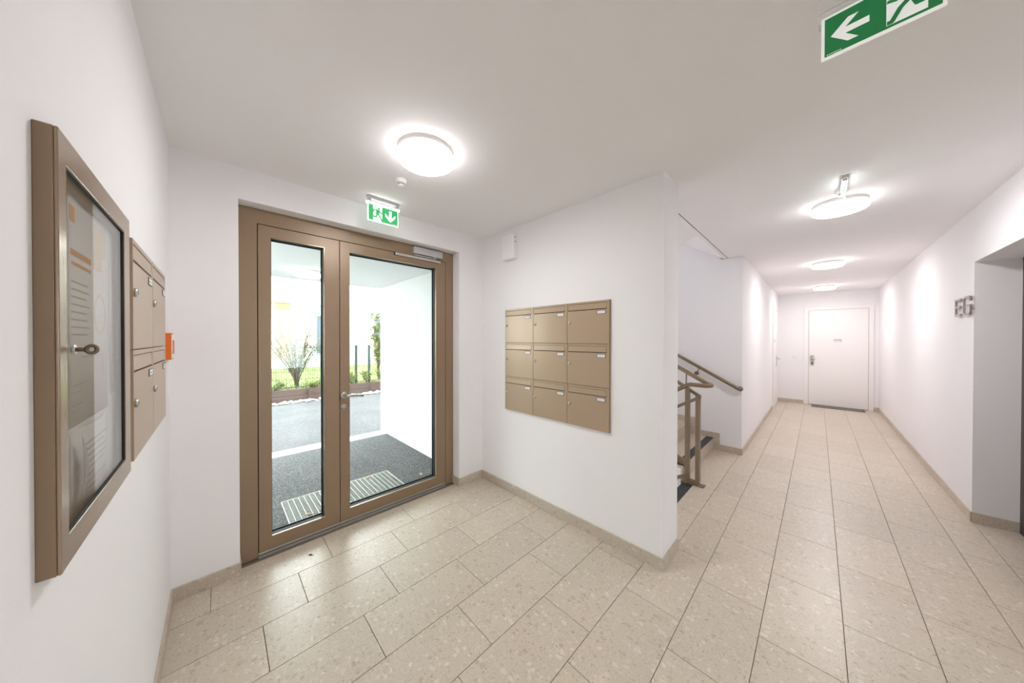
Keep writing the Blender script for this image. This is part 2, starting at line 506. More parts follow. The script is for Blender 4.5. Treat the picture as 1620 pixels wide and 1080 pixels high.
OFFS = [0.155, 0.541, 0.349]          # joint offsets of three neighbouring columns
for k in range(-8, 12):
    cx0, cx1 = TX0 + TW * k, TX0 + TW * (k + 1)
    off = OFFS[k % 3]
    for n in range(-2, 18):
        y0, y1 = off + TL * n, off + TL * (n + 1)
        yy0, yy1 = max(y0, YL), min(y1, YE)
        if yy1 - yy0 < 0.01: continue
        mid = 0.5 * (y0 + y1)
        x0, x1 = max(cx0, -2.6), min(cx1, XR if y0 > 2.35 else 3.3)
        if cx1 > XR and y0 <= 2.35: yy1 = min(yy1, 2.4) if cx0 > XR else yy1
        if cx1 < -0.6:                       # only in the entrance hall
            yy1 = min(yy1, YM2)
        elif cx0 < -0.6 and mid > 2.2:       # cut at the long joint in front of the stairs
            x0 = -0.69
        if x1 > x0 and yy1 > yy0: tile(x0, x1, yy0, yy1)
for n, y in enumerate([2.262, 2.83, 3.41, 3.98, 4.56]):
    ye = [2.83, 3.41, 3.98, 4.56, YS][n]
    tile(-0.868 if y < 3.4 else -0.9645, -0.69, y, ye)
for (y0, y1) in ((3.25, 3.63), (3.63, 4.21), (4.21, YN1)):
    tile(XR, XN, y0, y1)

# skirting of stone pieces
def skirt(name, axis, c0, c1, a0, a1, joints, z0=0.0, z1=BT):
    """pieces along axis between a0,a1; c0,c1 = extent across"""
    root = bpy.data.objects.new(name, None); COL.objects.link(root); root['kind'] = 'structure'
    pts = [a0] + [j for j in joints if a0 + 0.02 < j < a1 - 0.02] + [a1]
    for p, q in zip(pts[:-1], pts[1:]):
        g = 0.001
        if axis == 'x': mb = B(p + g, q - g, c0, c1, z0, z1)
        else: mb = B(c0, c1, p + g, q - g, z0, z1)
        mb.build('skirting_tile', STONE_B, root, bevel=0.0012, seg=1)
    return root


BB = 0.010
js = lambda o: [o + 0.588 * i for i in range(-6, 20)]
skirt('baseboard_left', 'x', YL, YL + BB, XD + BB, 3.3, js(-2.2))
skirt('baseboard_entrance_left', 'y', XD, XD + BB, YL, YD0, [])
skirt('baseboard_entrance_left_return', 'x', YD0 - 0.001, YD0 + 0.006, XF + 0.001, XD + BB, [])
skirt('baseboard_entrance_right', 'y', XD, XD + BB, YD1 - BB, YM, [])
skirt('baseboard_entrance_right_return', 'x', YD1 - BB, YD1 + 0.001, XF + 0.001, XD, [])
skirt('baseboard_partition', 'x', YM - BB, YM, XD + BB, XM + BB, js(-1.845))
skirt('baseboard_partition_end', 'y', XM, XM + BB, YM, YM2, [2.07])
skirt('baseboard_corridor_left', 'y', XS, XS + BB, YS - BB, 8.27, js(4.95))
skirt('baseboard_corridor_left_far', 'y', XS, XS + BB, 9.37, YE, [])
skirt('baseboard_end_left', 'x', YE - BB, YE, XS + BB, -0.225, [])
skirt('baseboard_end_right', 'x', YE - BB, YE, 0.80, XR - BB, [])
skirt('baseboard_right', 'y', XR - BB, XR, YN1 - BB, YE, js(4.897))
skirt('baseboard_niche', 'x', YN1 - BB, YN1, XR, XN - 0.012, [])
skirt('baseboard_right_near', 'y', XR - BB, XR, 2.4, YN0, js(0.3))
sk = skirt('baseboard_stair', 'x', YS - BB, YS, -0.893, XS, [])
for (x0, x1, z0, z1) in ((-0.965, -0.893, 0, 0.225), (-1.165, -0.965, 0.155, 0.225), (-1.2365, -1.165, 0.155, 0.385), (-1.436, -1.2365, 0.31, 0.385),
                         (-1.508, -1.436, 0.31, 0.54), (-1.708, -1.508, 0.465, 0.54)):
    B(x0 + 0.001, x1 - 0.001, YS - BB, YS, z0, z1).build('skirting_tile', STONE_B, sk, bevel=0.0012, seg=1)

# ------------------------------------------------------------------ stairs
RUN, RISE, XS0 = 0.2715, 0.155, -0.965
YW = 3.43                                     # split between the two flights
st = empty('staircase', (XS0, YW, 0), world=True, kind='structure')
poly = [(XS0 - 0.02, -0.2)]
for i in range(10):
    x = XS0 - RUN * i - 0.02
    poly += [(x, RISE * (i + 1) - 0.03), (x - RUN, RISE * (i + 1) - 0.03)]
poly += [(poly[-1][0], poly[-1][1] - 0.35)]
MB().prism(poly, 3.40, YS, 'y').build('flight_body', WALL, st)
for i in range(10):
    x = XS0 - RUN * i; z = RISE * (i + 1)
    B(x - RUN - 0.02, x + 0.004, 3.40, YS - BB - 0.001, z - 0.03, z).build('tread', STONE, st, bevel=0.001, seg=1)
    B(x - 0.02, x, 3.40, YS - BB - 0.001, z - RISE + 0.0005, z - 0.0305).build('riser', STONE, st)
    if i in (0, 9): B(x - 0.078, x + 0.0045, 3.402, YS - BB - 0.004, z, z + 0.0015).build('nosing_strip', DSTRIP, st)
pd = [(-0.94, -0.03)]
for j in range(6):
    x = -0.96 - RUN * j
    pd += [(x, -RISE * j - 0.03), (x, -RISE * (j + 1) - 0.03)]
pd += [(pd[-1][0] - RUN, pd[-1][1]), (pd[-1][0] - RUN, pd[-1][1] - 0.3), (-0.94, -0.45)]
MB().prism(pd, YM2, 3.40, 'y').build('flight_body', WALL, st)
B(-0.958, -0.868, YM2 + 0.001, 3.405, -0.006, 0.0012).build('nosing_strip', DSTRIP, st)
for j in range(1, 7):
    x = -0.96 - RUN * (j - 1); z = -RISE * j
    B(x - RUN, x, YM2 + 0.001, 3.395, z - 0.03, z).build('tread', STONE, st)
    if j == 6: B(x - RUN, x - RUN + 0.08, YM2 + 0.002, 3.39, z, z + 0.0015).build('nosing_strip', DSTRIP, st)
# flights above seen from below
up = MB().prism([(-0.823, H), (-0.86, H), (-4.6, H + 3.74 * 0.6), (-4.6, H + 3.74 * 0.6 + 0.4), (-0.823, H + 0.4)], YW, YS, 'y')
up.build('upper_flight', CEIL, st)
dn = MB().prism([(-0.823, H), (-0.86, H), (-4.6, H - 3.74 * 0.555), (-4.6, H - 3.74 * 0.555 + 0.3), (-0.823, H + 0.3)], YM2, YW, 'y')
dn.build('upper_flight', CEIL, st)
B(-0.8228, -0.8152, YM2, YS, H + 0.003, H + 0.012).build('joint_shade_strip', RUBBER, st)  # black strip standing in for the dark inside the open joint

# ------------------------------------------------------------------ entrance door
door = empty('door_1', (XF, 0.9, 0), world=True, kind='structure')
D0, D1, DT = 0.0904, 1.6973, 2.3083
XB = XF - 0.075
fr = MB().prism([(D0, 0.0), (0.1830, 0.0), (0.1830, 2.2130), (1.6100, 2.2130), (1.6100, 0.0), (D1, 0.0), (D1, DT), (D0, DT)], XB, XF, 'x')
fr.build('frame', BRONZE, door, bevel=0.0015)
# dark rebate behind the leaf joints
MB().prism([(0.1825, 0.03), (0.1925, 0.03), (0.1925, 2.203), (1.601, 2.203), (1.601, 0.03), (1.6105, 0.03), (1.6105, 2.2135), (0.1825, 2.2135)], XB + 0.004, XF - 0.012, 'x').build('joint_seal', RUBBER, door)
B(XB + 0.004, XF - 0.012, 0.663, 0.676, 0.03, 2.205).build('joint_seal', RUBBER, door)
# threshold
B(XB, XF + 0.004, 0.1845, 1.6085, -0.004, 0.012).build('threshold', ALU, door)
B(XB, XF - 0.006, 0.1845, 1.6085, 0.012, 0.0175).build('threshold_seal', RUBBER, door)
B(XB, XF - 0.002, 0.1845, 1.6085, 0.0175, 0.030).build('weather_bar', ALU, door)


def leaf(y0, y1, g):
    z0, z1 = 0.031, 2.2085
    lf = MB().plate_hole((y0, y1, z0, z1), g, XB + 0.006, XF + 0.001, 'x').build('door_leaf', BRONZE, door, bevel=0.0015)
    gk = MB()
    gi = (g[0] + 0.011, g[1] - 0.011, g[2] + 0.011, g[3] - 0.011)
    gk.plate_hole(g, gi, XF - 0.068, XF - 0.0615, 'x')
    gk.plate_hole((g[0] - 0.0003, g[1] + 0.0003, g[2] - 0.0003, g[3] + 0.0003), (g[0] + 0.0045, g[1] - 0.0045, g[2] + 0.0045, g[3] - 0.0045), XF - 0.0565, XF - 0.0195, 'x')
    gk.build('gasket', RUBBER, lf)
    for ch in lf.children: ch.location = (0, 0, 0)
    gb = MB().plate_hole((g[0] - 0.0002, g[1] + 0.0002, g[2] - 0.0002, g[3] + 0.0002), (g[0] + 0.003, g[1] - 0.003, g[2] + 0.003, g[3] - 0.003), XF - 0.019, XF - 0.0015, 'x')
    gb.build('glazing_bead', BEADM, lf)
    B(XF - 0.061, XF - 0.057, g[0] + 0.002, g[1] - 0.002, g[2] + 0.002, g[3] - 0.002).build('glass_pane', GLASS, lf)
    return lf


leaf_l = leaf(0.1872, 0.6675, (0.2515, 0.568, 0.114, 2.137))
leaf_r = leaf(0.6712, 1.6058, (0.737, 1.506, 0.113, 2.138))
hd = MB()
hd.lathe([(0.0, 0.0105), (0.023, 0.0105), (0.0255, 0.008), (0.0255, 0)], (XF + 0.001, 0.696, 1.017), 'x', 28)
hd.tube([(XF + 0.008, 0.696, 1.017), (XF + 0.045, 0.696, 1.017), (XF + 0.053, 0.70, 1.017), (XF + 0.056, 0.712, 1.016), (XF + 0.056, 0.822, 1.004)], 0.0095, 14)
hd.build('handle', STEEL, leaf_r)
ck = MB().lathe([(0.0, 0.009), (0.018, 0.009), (0.02, 0.007), (0.02, 0)], (XF + 0.001, 0.695, 0.928), 'x', 26)
ck.lathe([(0.0, 0.013), (0.008, 0.013), (0.008, 0.008)], (XF + 0.001, 0.695, 0.934), 'x', 18)
ck.box(XF + 0.009, XF + 0.0125, 0.692, 0.698, 0.913, 0.931)
ck.build('lock_cylinder', STEEL, leaf_r)
# closer
B(XF, XF + 0.040, 1.262, 1.553, 2.228, 2.290).build('closer_body', SILVER, door, bevel=0.003)
tr = MB().box(XF + 0.001, XF + 0.019, 1.098, 1.545, 2.186, 2.2075)
tr.build('closer_track', ALU, door, bevel=0.002)
B(XF + 0.0005, XF + 0.0195, 1.093, 1.098, 2.185, 2.2085).build('track_end_cap', RUBBER, door)
MB().tube([(XF + 0.026, 1.475, 2.229), (XF + 0.026, 1.475, 2.2105)], 0.010, 14).build('closer_spindle', STEEL, door)
B(XF + 0.019, XF + 0.036, 1.27, 1.49, 2.2125, 2.2195).build('closer_arm', SILVER, door, bevel=0.002)
for ch in list(bpy.data.objects):
    if ch.parent in (leaf_l, leaf_r): ch.location = (0, 0, 0)

# ------------------------------------------------------------------ inner doors
d2 = empty('door_2', (0.29, YE, 0), world=True, kind='structure')
MB().prism([(-0.223, 0), (-0.150, 0), (-0.150, 2.109), (0.728, 2.109), (0.728, 0), (0.797, 0), (0.797, 2.182), (-0.223, 2.182)], YE - 0.018, YE, 'y').build('frame', WDOOR, d2, bevel=0.002)
B(-0.150, 0.728, YE - 0.0035, YE, 0.001, 2.109).build('rebate', GAPM, d2)
l2 = B(-0.146, 0.724, YE - 0.014, YE - 0.004, 0.010, 2.105).build('door_leaf', WDOOR, d2, bevel=0.002)
hp = MB().prism([(-0.122 + 0.0, 0.884), (-0.072, 0.884), (-0.066, 0.892), (-0.066, 1.094), (-0.072, 1.102), (-0.116, 1.102), (-0.122, 1.094), (-0.122, 0.892)], YE - 0.024, YE - 0.014, 'y')
hp.build('handle_plate', STEEL, l2)
MB().tube([(-0.094, YE - 0.024, 1.03), (-0.094, YE - 0.066, 1.03), (-0.086, YE - 0.072, 1.03), (-0.046, YE - 0.072, 1.03)], 0.013, 12).build('handle', STEEL, l2)
MB().lathe([(0.0, -0.036), (0.011, -0.036), (0.014, -0.024)], (-0.094, YE, 0.93), 'y', 16).build('lock_cylinder', RUBBER, l2)
npl = B(0.238, 0.352, YE - 0.019, YE - 0.014, 1.412, 1.462).build('name_plate', STEEL, l2)
B(0.246, 0.344, YE - 0.0195, YE - 0.019, 1.4195, 1.436).build('name_card', LABELW, l2)
d3 = empty('door_3', (XS, 8.85, 0), world=True, kind='structure')
MB().prism([(8.28, 0), (8.345, 0), (8.345, 2.11), (9.25, 2.11), (9.25, 0), (9.315, 0), (9.315, 2.175), (8.28, 2.175)], XS, XS + 0.016, 'x').build('frame', WDOOR, d3, bevel=0.002)
B(XS, XS + 0.003, 8.345, 9.25, 0.001, 2.11).build('rebate', GAPM, d3)
l3 = B(XS + 0.0035, XS + 0.013, 8.349, 9.246, 0.010, 2.106).build('door_leaf', WDOOR, d3, bevel=0.002)
B(XS + 0.013, XS + 0.021, 8.945, 8.99, 0.86, 1.09).build('handle_plate', STEEL, l3, bevel=0.003)
MB().tube([(XS + 0.02, 8.967, 1.03), (XS + 0.06, 8.967, 1.03), (XS + 0.066, 8.96, 1.03), (XS + 0.066, 8.86, 1.03)], 0.010, 12).build('handle', STEEL, l3)
B(XS + 0.013, XS + 0.019, 8.46, 8.56, 1.40, 1.45).build('name_plate', STEEL, l3)
for ch in list(bpy.data.objects):
    if ch.parent in (l2, l3): ch.location = (0, 0, 0)
d4 = empty('door_4', (XN, 3.75, 0), world=True, kind='structure')
MB().prism([(YN0, 0), (YN0 + 0.09, 0), (YN0 + 0.09, ZN - 0.09), (YN1 - 0.09, ZN - 0.09), (YN1 - 0.09, 0), (YN1, 0), (YN1, ZN), (YN0, ZN)], XN - 0.012, XN + 0.05, 'x').build('frame', LIFTM, d4)
for y0, y1 in ((YN0 + 0.091, 3.772), (3.775, YN1 - 0.091)):
    B(XN + 0.02, XN + 0.045, y0, y1, 0.004, ZN - 0.092).build('lift_door_panel', LIFTM, d4)

# ------------------------------------------------------------------ ceiling lamps
def make_lamp(loc, lit, rim, label):
    r = empty('ceiling_lamp', loc, label=label, cat='lamp')
    R = 0.156
    MB().lathe([(R - 0.006, 0.0), (R - 0.004, -0.034), (R - 0.010, -0.036)], (0, 0, 0), 'z', 56).build('lamp_base', LGREY, r)
    d = MB().lathe([(R - 0.006, -0.058), (R - 0.014, -0.0635), (R - 0.03, -0.067), (R * 0.5, -0.069), (0.0, -0.070)], (0, 0, 0), 'z', 56)
    d.build('diffuser', lit, r)
    MB().lathe([(R - 0.008, -0.036), (R, -0.037), (R + 0.001, -0.044), (R - 0.001, -0.053), (R - 0.006, -0.058)], (0, 0, 0), 'z', 56).build('diffuser_rim', rim, r)
    return r


lamp0 = make_lamp((-1.535, 0.83, H), LAMP_LIT, LAMP_RIM, 'round white lit ceiling lamp in the entrance hall, in front of the glazed door')
tag(lamp0, group='round ceiling lamps')
for (x, y, lab) in ((0.108, 3.405, 'round white lit ceiling lamp in the corridor just behind the edge-on exit sign'),
                    (0.084, 5.895, 'round white lit ceiling lamp in mid corridor, second of three in the row'),
                    (0.084, 8.44, 'round white lit ceiling lamp at the far end of the corridor, before the end door')):
    c = copy_tree(lamp0); c.location = (x, y, H); c['label'] = lab

# ------------------------------------------------------------------ exit signs
NUDGE = [0]


def step(a0, a1):
    """each overlapping piece of a symbol a few hundredths of a millimetre apart"""
    NUDGE[0] = (NUDGE[0] + 1) % 24
    d = 0.00003 * NUDGE[0] * (1 if (a0 + a1) > 0 else -1)
    return a0 + d, a1 + d


def stroke(mb, pts, w, a0, a1, axis_map):
    """2-D stroke of width w as little boxes with round joints, extruded from a0 to a1 by axis_map"""
    for (p, q) in zip(pts[:-1], pts[1:]):
        a0_, a1_ = step(a0, a1)
        dx, dy = q[0] - p[0], q[1] - p[1]; l = math.hypot(dx, dy)
        nx, ny = -dy / l * w / 2, dx / l * w / 2
        mb.prism([(p[0] - nx, p[1] - ny), (q[0] - nx, q[1] - ny), (q[0] + nx, q[1] + ny), (p[0] + nx, p[1] + ny)], a0_, a1_, axis_map)
    for p in pts[1:-1]:
        a0_, a1_ = step(a0, a1)
        mb.prism([(p[0] + w / 2 * math.cos(t * PI / 5), p[1] + w / 2 * math.sin(t * PI / 5)) for t in range(10)], a0_, a1_, axis_map)


def man(mb, ox, oz, s, flip, a0, a1):
    """running figure, s = height of the door field, running to the right unless flipped"""
    def P(x, z): return (ox + (-x if flip else x) * s, oz + z * s)
    mb.prism([(P(0.10, 0.86)[0] + 0.072 * s * math.cos(t * PI / 8), P(0.10, 0.86)[1] + 0.072 * s * math.sin(t * PI / 8)) for t in range(16)], a0, a1, 'y')
    torso = [P(-0.10, 0.46), P(0.08, 0.42), P(0.16, 0.72), P(0.06, 0.79), P(-0.10, 0.77)]
    mb.prism(torso, *step(a0, a1), 'y')
    stroke(mb, [P(0.10, 0.74), P(0.22, 0.58), P(0.38, 0.62)], 0.075 * s, a0, a1, 'y')
    stroke(mb, [P(-0.06, 0.75), P(-0.26, 0.72), P(-0.30, 0.54)], 0.075 * s, a0, a1, 'y')
    stroke(mb, [P(0.02, 0.47), P(0.16, 0.34), P(0.30, 0.07), P(0.38, 0.07)], 0.10 * s, a0, a1, 'y')
    stroke(mb, [P(-0.03, 0.47), P(-0.10, 0.26), P(-0.42, 0.27)], 0.10 * s, a0, a1, 'y')


def arrow(mb, ox, oz, s, direction, a0, a1):
    """broad arrow with swept barbs; direction 'left' or 'down'"""
    pts = [(0.5, 0.10), (0.02, 0.10), (0.26, 0.42), (0.02, 0.42), (-0.42, 0.0), (0.02, -0.42), (0.26, -0.42), (0.02, -0.10), (0.5, -0.10)]
    pieces = [[(0.5, 0.11), (-0.1, 0.11), (-0.1, -0.11), (0.5, -0.11)],
              [(-0.46, 0.0), (-0.02, 0.44), (0.24, 0.44), (-0.1, 0.10), (-0.1, -0.10), (0.24, -0.44), (-0.02, -0.44)]]
    for pl in (pieces[0], [pieces[1][0], pieces[1][1], pieces[1][2], pieces[1][3], (-0.1, 0)], [pieces[1][0], (-0.1, 0), pieces[1][4], pieces[1][5], pieces[1][6]]):
        q = [(x, z) if direction == 'left' else (-z, x) for (x, z) in pl]
        mb.prism([(ox + x * s, oz + z * s) for (x, z) in q], a0, a1, 'y')


def exit_sign(loc, rz, label, lit, layout, tube):
    r = empty('exit_sign', loc, rz, label=label, cat='sign', group='green exit signs')
    W, Hh = 0.228, 0.124
    G, Wm = (GREEN_LIT, WHITE_LIT) if lit else (GREEN, SIGNW)
    pt, pb = -0.054, -0.054 - Hh
    if tube:
        MB().box(-0.004, W + 0.004, -0.016, 0.016, -0.022, 0).build('mount', CLEAR if False else SILVER, r, bevel=0.003)
        for x in (0.012, W - 0.012):
            B(x - 0.010, x + 0.010, -0.010, 0.010, -0.040, -0.022).build('bracket', STEEL, r)
        MB().box(-0.010, W + 0.010, -0.010, 0.010, -0.056, -0.040).build('light_bar', TUBE_LIT, r, bevel=0.004)
    else:
        m = MB().box(-0.008, W + 0.012, -0.024, 0.024, -0.040, 0)
        m.build('mount', WPLAST, r, bevel=0.003)
        B(-0.006, W + 0.010, -0.016, 0.016, -0.049, -0.040).build('mount_lip', WPLAST, r, bevel=0.002)
        B(-0.0065, 0.002, 0.017, 0.020, -0.066, -0.040).build('clip', CLEAR, r)
    B(0, W, -0.0035, 0.0035, pb, pt + 0.006).build('panel', Wm, r, bevel=0.001, seg=1)
    e = 0.0072
    for sgn in (-1, 1):
        f0, f1 = (-0.0046, -0.0036) if sgn < 0 else (0.0036, 0.0046)
        w0, w1 = (-0.0054, -0.0047) if sgn < 0 else (0.0047, 0.0054)
        d0, d1 = (-0.0062, -0.0055) if sgn < 0 else (0.0055, 0.0062)
        lay = layout if sgn < 0 else {'left': 'right_back', 'down': 'down'}.get(layout, layout)
        B(e, W - e, f0, f1, pb + e, pt - 0.002).build('green_field', G, r)
        hh = Hh - 2 * e
        mid = pb + Hh / 2
        if layout == 'down':     # figure on the left, arrow down on the right
            B(0.038, 0.104, w0, w1, pb + 0.010, pt - 0.006).build('door_symbol', Wm, r)
            a = MB(); man(a, 0.070, pb + 0.008, 0.108, False, d0, d1); a.build('running_figure', G, r)
            a = MB(); arrow(a, 0.165, mid, 0.088, 'down', w0, w1); a.build('arrow', Wm, r)
        else:                    # arrow to the left, figure on the right running left
            B(0.128, 0.198, w0, w1, pb + 0.014, pt - 0.004).build('door_symbol', Wm, r)
            a = MB(); man(a, 0.170, pb + 0.012, 0.108, True, d0, d1); a.build('running_figure', G, r)
            a = MB(); arrow(a, 0.057, mid, 0.080, 'left', w0, w1); a.build('arrow', Wm, r)
        # maker's small line of print, too small to read
        a = MB()
        for i in range(7):
            x = (0.012 + 0.0045 * i) if layout != 'down' else (W - 0.045 + 0.0045 * i)
            a.box(x, x + 0.003, w0, w1, pb + 0.0095, pb + 0.0115)
        a.build('fine_print', Wm, r)
    return r


exit_sign((-2.3, 0.778, H + 0.012), PI / 2, 'small lit green exit sign with down arrow above the glazed entrance door', True, 'down', True).location.z = H
exit_sign((0.002, 1.357, H), 0, 'large near green exit sign with left arrow, cut by the upper photo edge', False, 'left', False)
exit_sign((0.115, 2.852, H), PI / 2, 'lit exit sign seen edge-on, hanging before the nearest corridor lamp', True, 'left', True)

# ------------------------------------------------------------------ detectors, boxes, switch
def detector(loc, label):
    r = empty('smoke_detector', loc, label=label, cat='smoke detector', group='white smoke detectors')
    MB().lathe([(0.034, 0), (0.036, -0.010), (0.032, -0.022), (0.024, -0.026)], (0, 0, 0), 'z', 32).build('housing', WPLAST, r)
    MB().lathe([(0.020, -0.026), (0.018, -0.036)], (0, 0, 0), 'z', 20).build('sensor_cage', SILVER, r)
    MB().lathe([(0.0215, -0.0365), (0.020, -0.041), (0.0, -0.043)], (0, 0, 0), 'z', 24).build('sensor_cap', WPLAST, r)
    return r


detector((-1.925, 0.862, H), 'small white smoke detector on the ceiling between the hall lamp and exit sign')
detector((0.112, 3.125, H), 'small white smoke detector on the corridor ceiling beside the edge-on exit sign')

jb = empty('junction_box', (-2.02, YM, 2.31), world=True, label='white plastic junction box high on the wall above the nine mailboxes', cat='box')
B(-2.115, -1.962, YM - 0.052, YM, 2.203, 2.432).build('housing', WPLAST, jb, bevel=0.010, seg=3)
for (z) in (2.395, 2.355):
    MB().lathe([(0.006, 0), (0.006, 0.002), (0.0, 0.002)], (-1.962, YM - 0.026, z), 'x', 14).build('screw_cap', GAPM, jb)

ob = empty('call_point', (-2.34, YL, 1.41), world=True, label='small orange call point box on the left wall beside the mailboxes', cat='alarm')
B(-2.40, -2.28, YL, YL + 0.021, 1.346, 1.481).build('housing', ORANGE, ob, bevel=0.002)
B(-2.394, -2.286, YL + 0.021, YL + 0.0245, 1.354, 1.474).build('cover', WPLAST, ob, bevel=0.001)
B(-2.372, -2.300, YL + 0.0245, YL + 0.0255, 1.375, 1.445).build('window', ORANGE, ob)

sw = empty('light_switch', (-0.38, YE, 1.075), world=True, label='white light switch on the end wall left of the end door', cat='switch')
B(-0.42, -0.34, YE - 0.008, YE, 1.035, 1.115).build('switch_frame', WPLAST, sw, bevel=0.002)
B(-0.408, -0.352, YE - 0.012, YE - 0.008, 1.047, 1.103).build('rocker', WPLAST, sw, bevel=0.001)

# ------------------------------------------------------------------ letters EG
lg = empty('floor_sign', (XR, 4.58, 1.735), world=True, label='raised metal letters EG on the right corridor wall beside the niche', cat='sign')
LM = plain('letter_metal', (0.36, 0.30, 0.265), 0.35, metal=0.3)
xa, xb = XR - 0.022, XR - 0.010
le = MB()
for q in ([(4.755, 1.660), (4.755, 1.812)],): stroke(le, q, 0.019, xa, xb, 'x')
for z, y1 in ((1.670, 4.618), (1.738, 4.628), (1.802, 4.618)): stroke(le, [(4.767, z), (y1, z)], 0.017, xa, xb, 'x')
le.v = [(x, y * 0.9785, 1.45 + (z - 1.45) * 0.9785) for (x, y, z) in le.v]
le_o = le.build('letter_e', LM, lg)
ga = MB()
gp = [(4.385, 1.772), (4.387, 1.790), (4.398, 1.803), (4.418, 1.808), (4.505, 1.808), (4.528, 1.803), (4.540, 1.790), (4.543, 1.772), (4.543, 1.700),
      (4.540, 1.682), (4.528, 1.669), (4.505, 1.664), (4.418, 1.664), (4.398, 1.669), (4.387, 1.682), (4.385, 1.700), (4.385, 1.736), (4.440, 1.736)]
stroke(ga, gp, 0.017, xa, xb, 'x')
ga.v = [(x, y * 0.9785, 1.45 + (z - 1.45) * 0.9785) for (x, y, z) in ga.v]
ga.build('letter_g', LM, lg)
sp = MB()
for (y, z) in ((4.653, 1.79), (4.653, 1.67), (4.444, 1.74), (4.30, 1.70)):
    MB().tube([(XR, y, z), (XR - 0.011, y, z)], 0.005, 8).build('spacer', STEEL, lg)

# ------------------------------------------------------------------ mailboxes
BW, BH = 0.3585, 0.3160


def make_mailbox():
    r = empty('mailbox', (0, 0, 0), label='x', cat='mailbox')
    d = 0.0205
    B(0.0002, BW - 0.0002, -0.013, 0, 0.0002, BH - 0.0002).build('housing', MAILB, r)
    B(0.0008, BW - 0.0008, -0.0134, -0.0130, 0.0008, BH - 0.0008).build('joint_shadow_plate', MAILD, r)
    dr = MB()
    dr.plate_hole((0.0016, BW - 0.0016, 0.0016, BH - 0.0016), (0.0085, 0.3365, 0.2505, 0.3005), -d, -0.0136, 'y')
    dr.build('door', MAILB, r, bevel=0.0012, seg=1)
    MB().prism([(-0.0140, 0.2985), (-0.0190, 0.2985), (-0.0205, 0.2560), (-0.0150, 0.2560)], 0.0102, 0.3340, 'x').build('flap', MAILB, r, bevel=0.0008, seg=1)
    n = B(0.259, 0.330, -d - 0.0018, -d, 0.217, 0.243).build('name_plate', PLATEM, r, bevel=0.0006, seg=1)
    B(0.2645, 0.3245, -d - 0.0022, -d - 0.0018, 0.2205, 0.2395).build('name_card', LABELW, n)
    for i in range(4):
        B(0.272 + 0.0115 * i, 0.2805 + 0.0115 * i, -d - 0.0025, -d - 0.0022, 0.228, 0.2315).build('print', INKG, n)
    k = MB().lathe([(0.0125, -d), (0.0125, -d - 0.004), (0.010, -d - 0.0065), (0.0, -d - 0.0065)], (0.0225, 0, 0.163), 'y', 20)
    k = k.build('lock', STEEL, r)
    B(0.0213, 0.0237, -d - 0.0072, -d - 0.0063, 0.1575, 0.1685).build('keyhole', RUBBER, k)
    return r


mb0 = make_mailbox()
cols = ['left', 'middle', 'right']; rows = ['bottom', 'centre', 'top']
X0, Z0 = -2.103, 0.787
for i in range(3):
    for j in range(3):
        o = mb0 if (i, j) == (0, 0) else copy_tree(mb0)
        o.location = (X0 + BW * i, YM, Z0 + BH * j)
        where = {0: 'nearest the corner', 1: 'in the middle column', 2: 'nearest the free wall end'}[i]
        o['label'] = f'bronze metal mailbox {where}, {rows[j]} row of the block of nine'
        o['group'] = 'block of nine mailboxes on the partition'
X1, Z1 = -1.345, 1.104
for i in range(2):
    for j in range(2):
        o = copy_tree(mb0)
        o.location = (X1 - BW * i, YL, Z1 + BH * j)
        o.rotation_euler = (0, 0, PI)
        where = ['next to the notice board', 'next to the orange box'][i]
        o['label'] = f'bronze mailbox on the left wall {where}, {["lower", "upper"][j]} row of four'
        o['group'] = 'block of four mailboxes on the left wall'

# ------------------------------------------------------------------ notice board
nb = empty('notice_board', (-1.04, YL, 1.43), world=True, label='shallow bronze framed glass notice board on the left wall', cat='notice board')
NX0, NX1, NZ0, NZ1 = -1.293, -0.793, 1.095, 1.767
MB().plate_hole((NX0, NX1, NZ0, NZ1), (NX0 + 0.012, NX1 - 0.012, NZ0 + 0.012, NZ1 - 0.012), YL, YL + 0.0178, 'y').build('case', BRONZE, nb, bevel=0.001, seg=1)
B(NX0 + 0.010, NX1 - 0.010, YL + 0.0002, YL + 0.0025, NZ0 + 0.010, NZ1 - 0.010).build('back_panel', WPLAST, nb)
MB().plate_hole((NX0 + 0.0002, NX1 - 0.0002, NZ0 + 0.0002, NZ1 - 0.0002), (NX0 + 0.062, NX1 - 0.033, NZ0 + 0.048, NZ1 - 0.046), YL + 0.0180, YL + 0.0222, 'y').build('door_frame', BEADM, nb, bevel=0.0018, seg=3)
MB().plate_hole((NX0 + 0.0622, NX1 - 0.0332, NZ0 + 0.0482, NZ1 - 0.0462), (NX0 + 0.0645, NX1 - 0.0355, NZ0 + 0.051, NZ1 - 0.049), YL + 0.0166, YL + 0.0212, 'y').build('glass_seal', RUBBER, nb)
B(NX0 + 0.060, NX1 - 0.031, YL + 0.0172, YL + 0.0186, NZ0 + 0.046, NZ1 - 0.044).build('glass_pane', PANE, nb)
lk = MB().lathe([(0.0085, 0), (0.0085, 0.004), (0.0, 0.004)], (-0.8425, YL + 0.0222, 1.433), 'y', 18)
lk = lk.build('lock', STEEL, nb)
ky = MB().tube([(-0.8425, YL + 0.026, 1.433), (-0.8425, YL + 0.034, 1.433)], 0.0035, 12)
ring = []
for i in range(17):
    t = 2 * PI * i / 16; ring.append((-0.8425, YL + 0.0415 + 0.0052 * math.cos(t), 1.433 + 0.0062 * math.sin(t)))
ky.tube(ring, 0.0028, 8, cap=False)
ky = ky.build('key', BRASS, lk)
ky.location = (0, 0, 0)


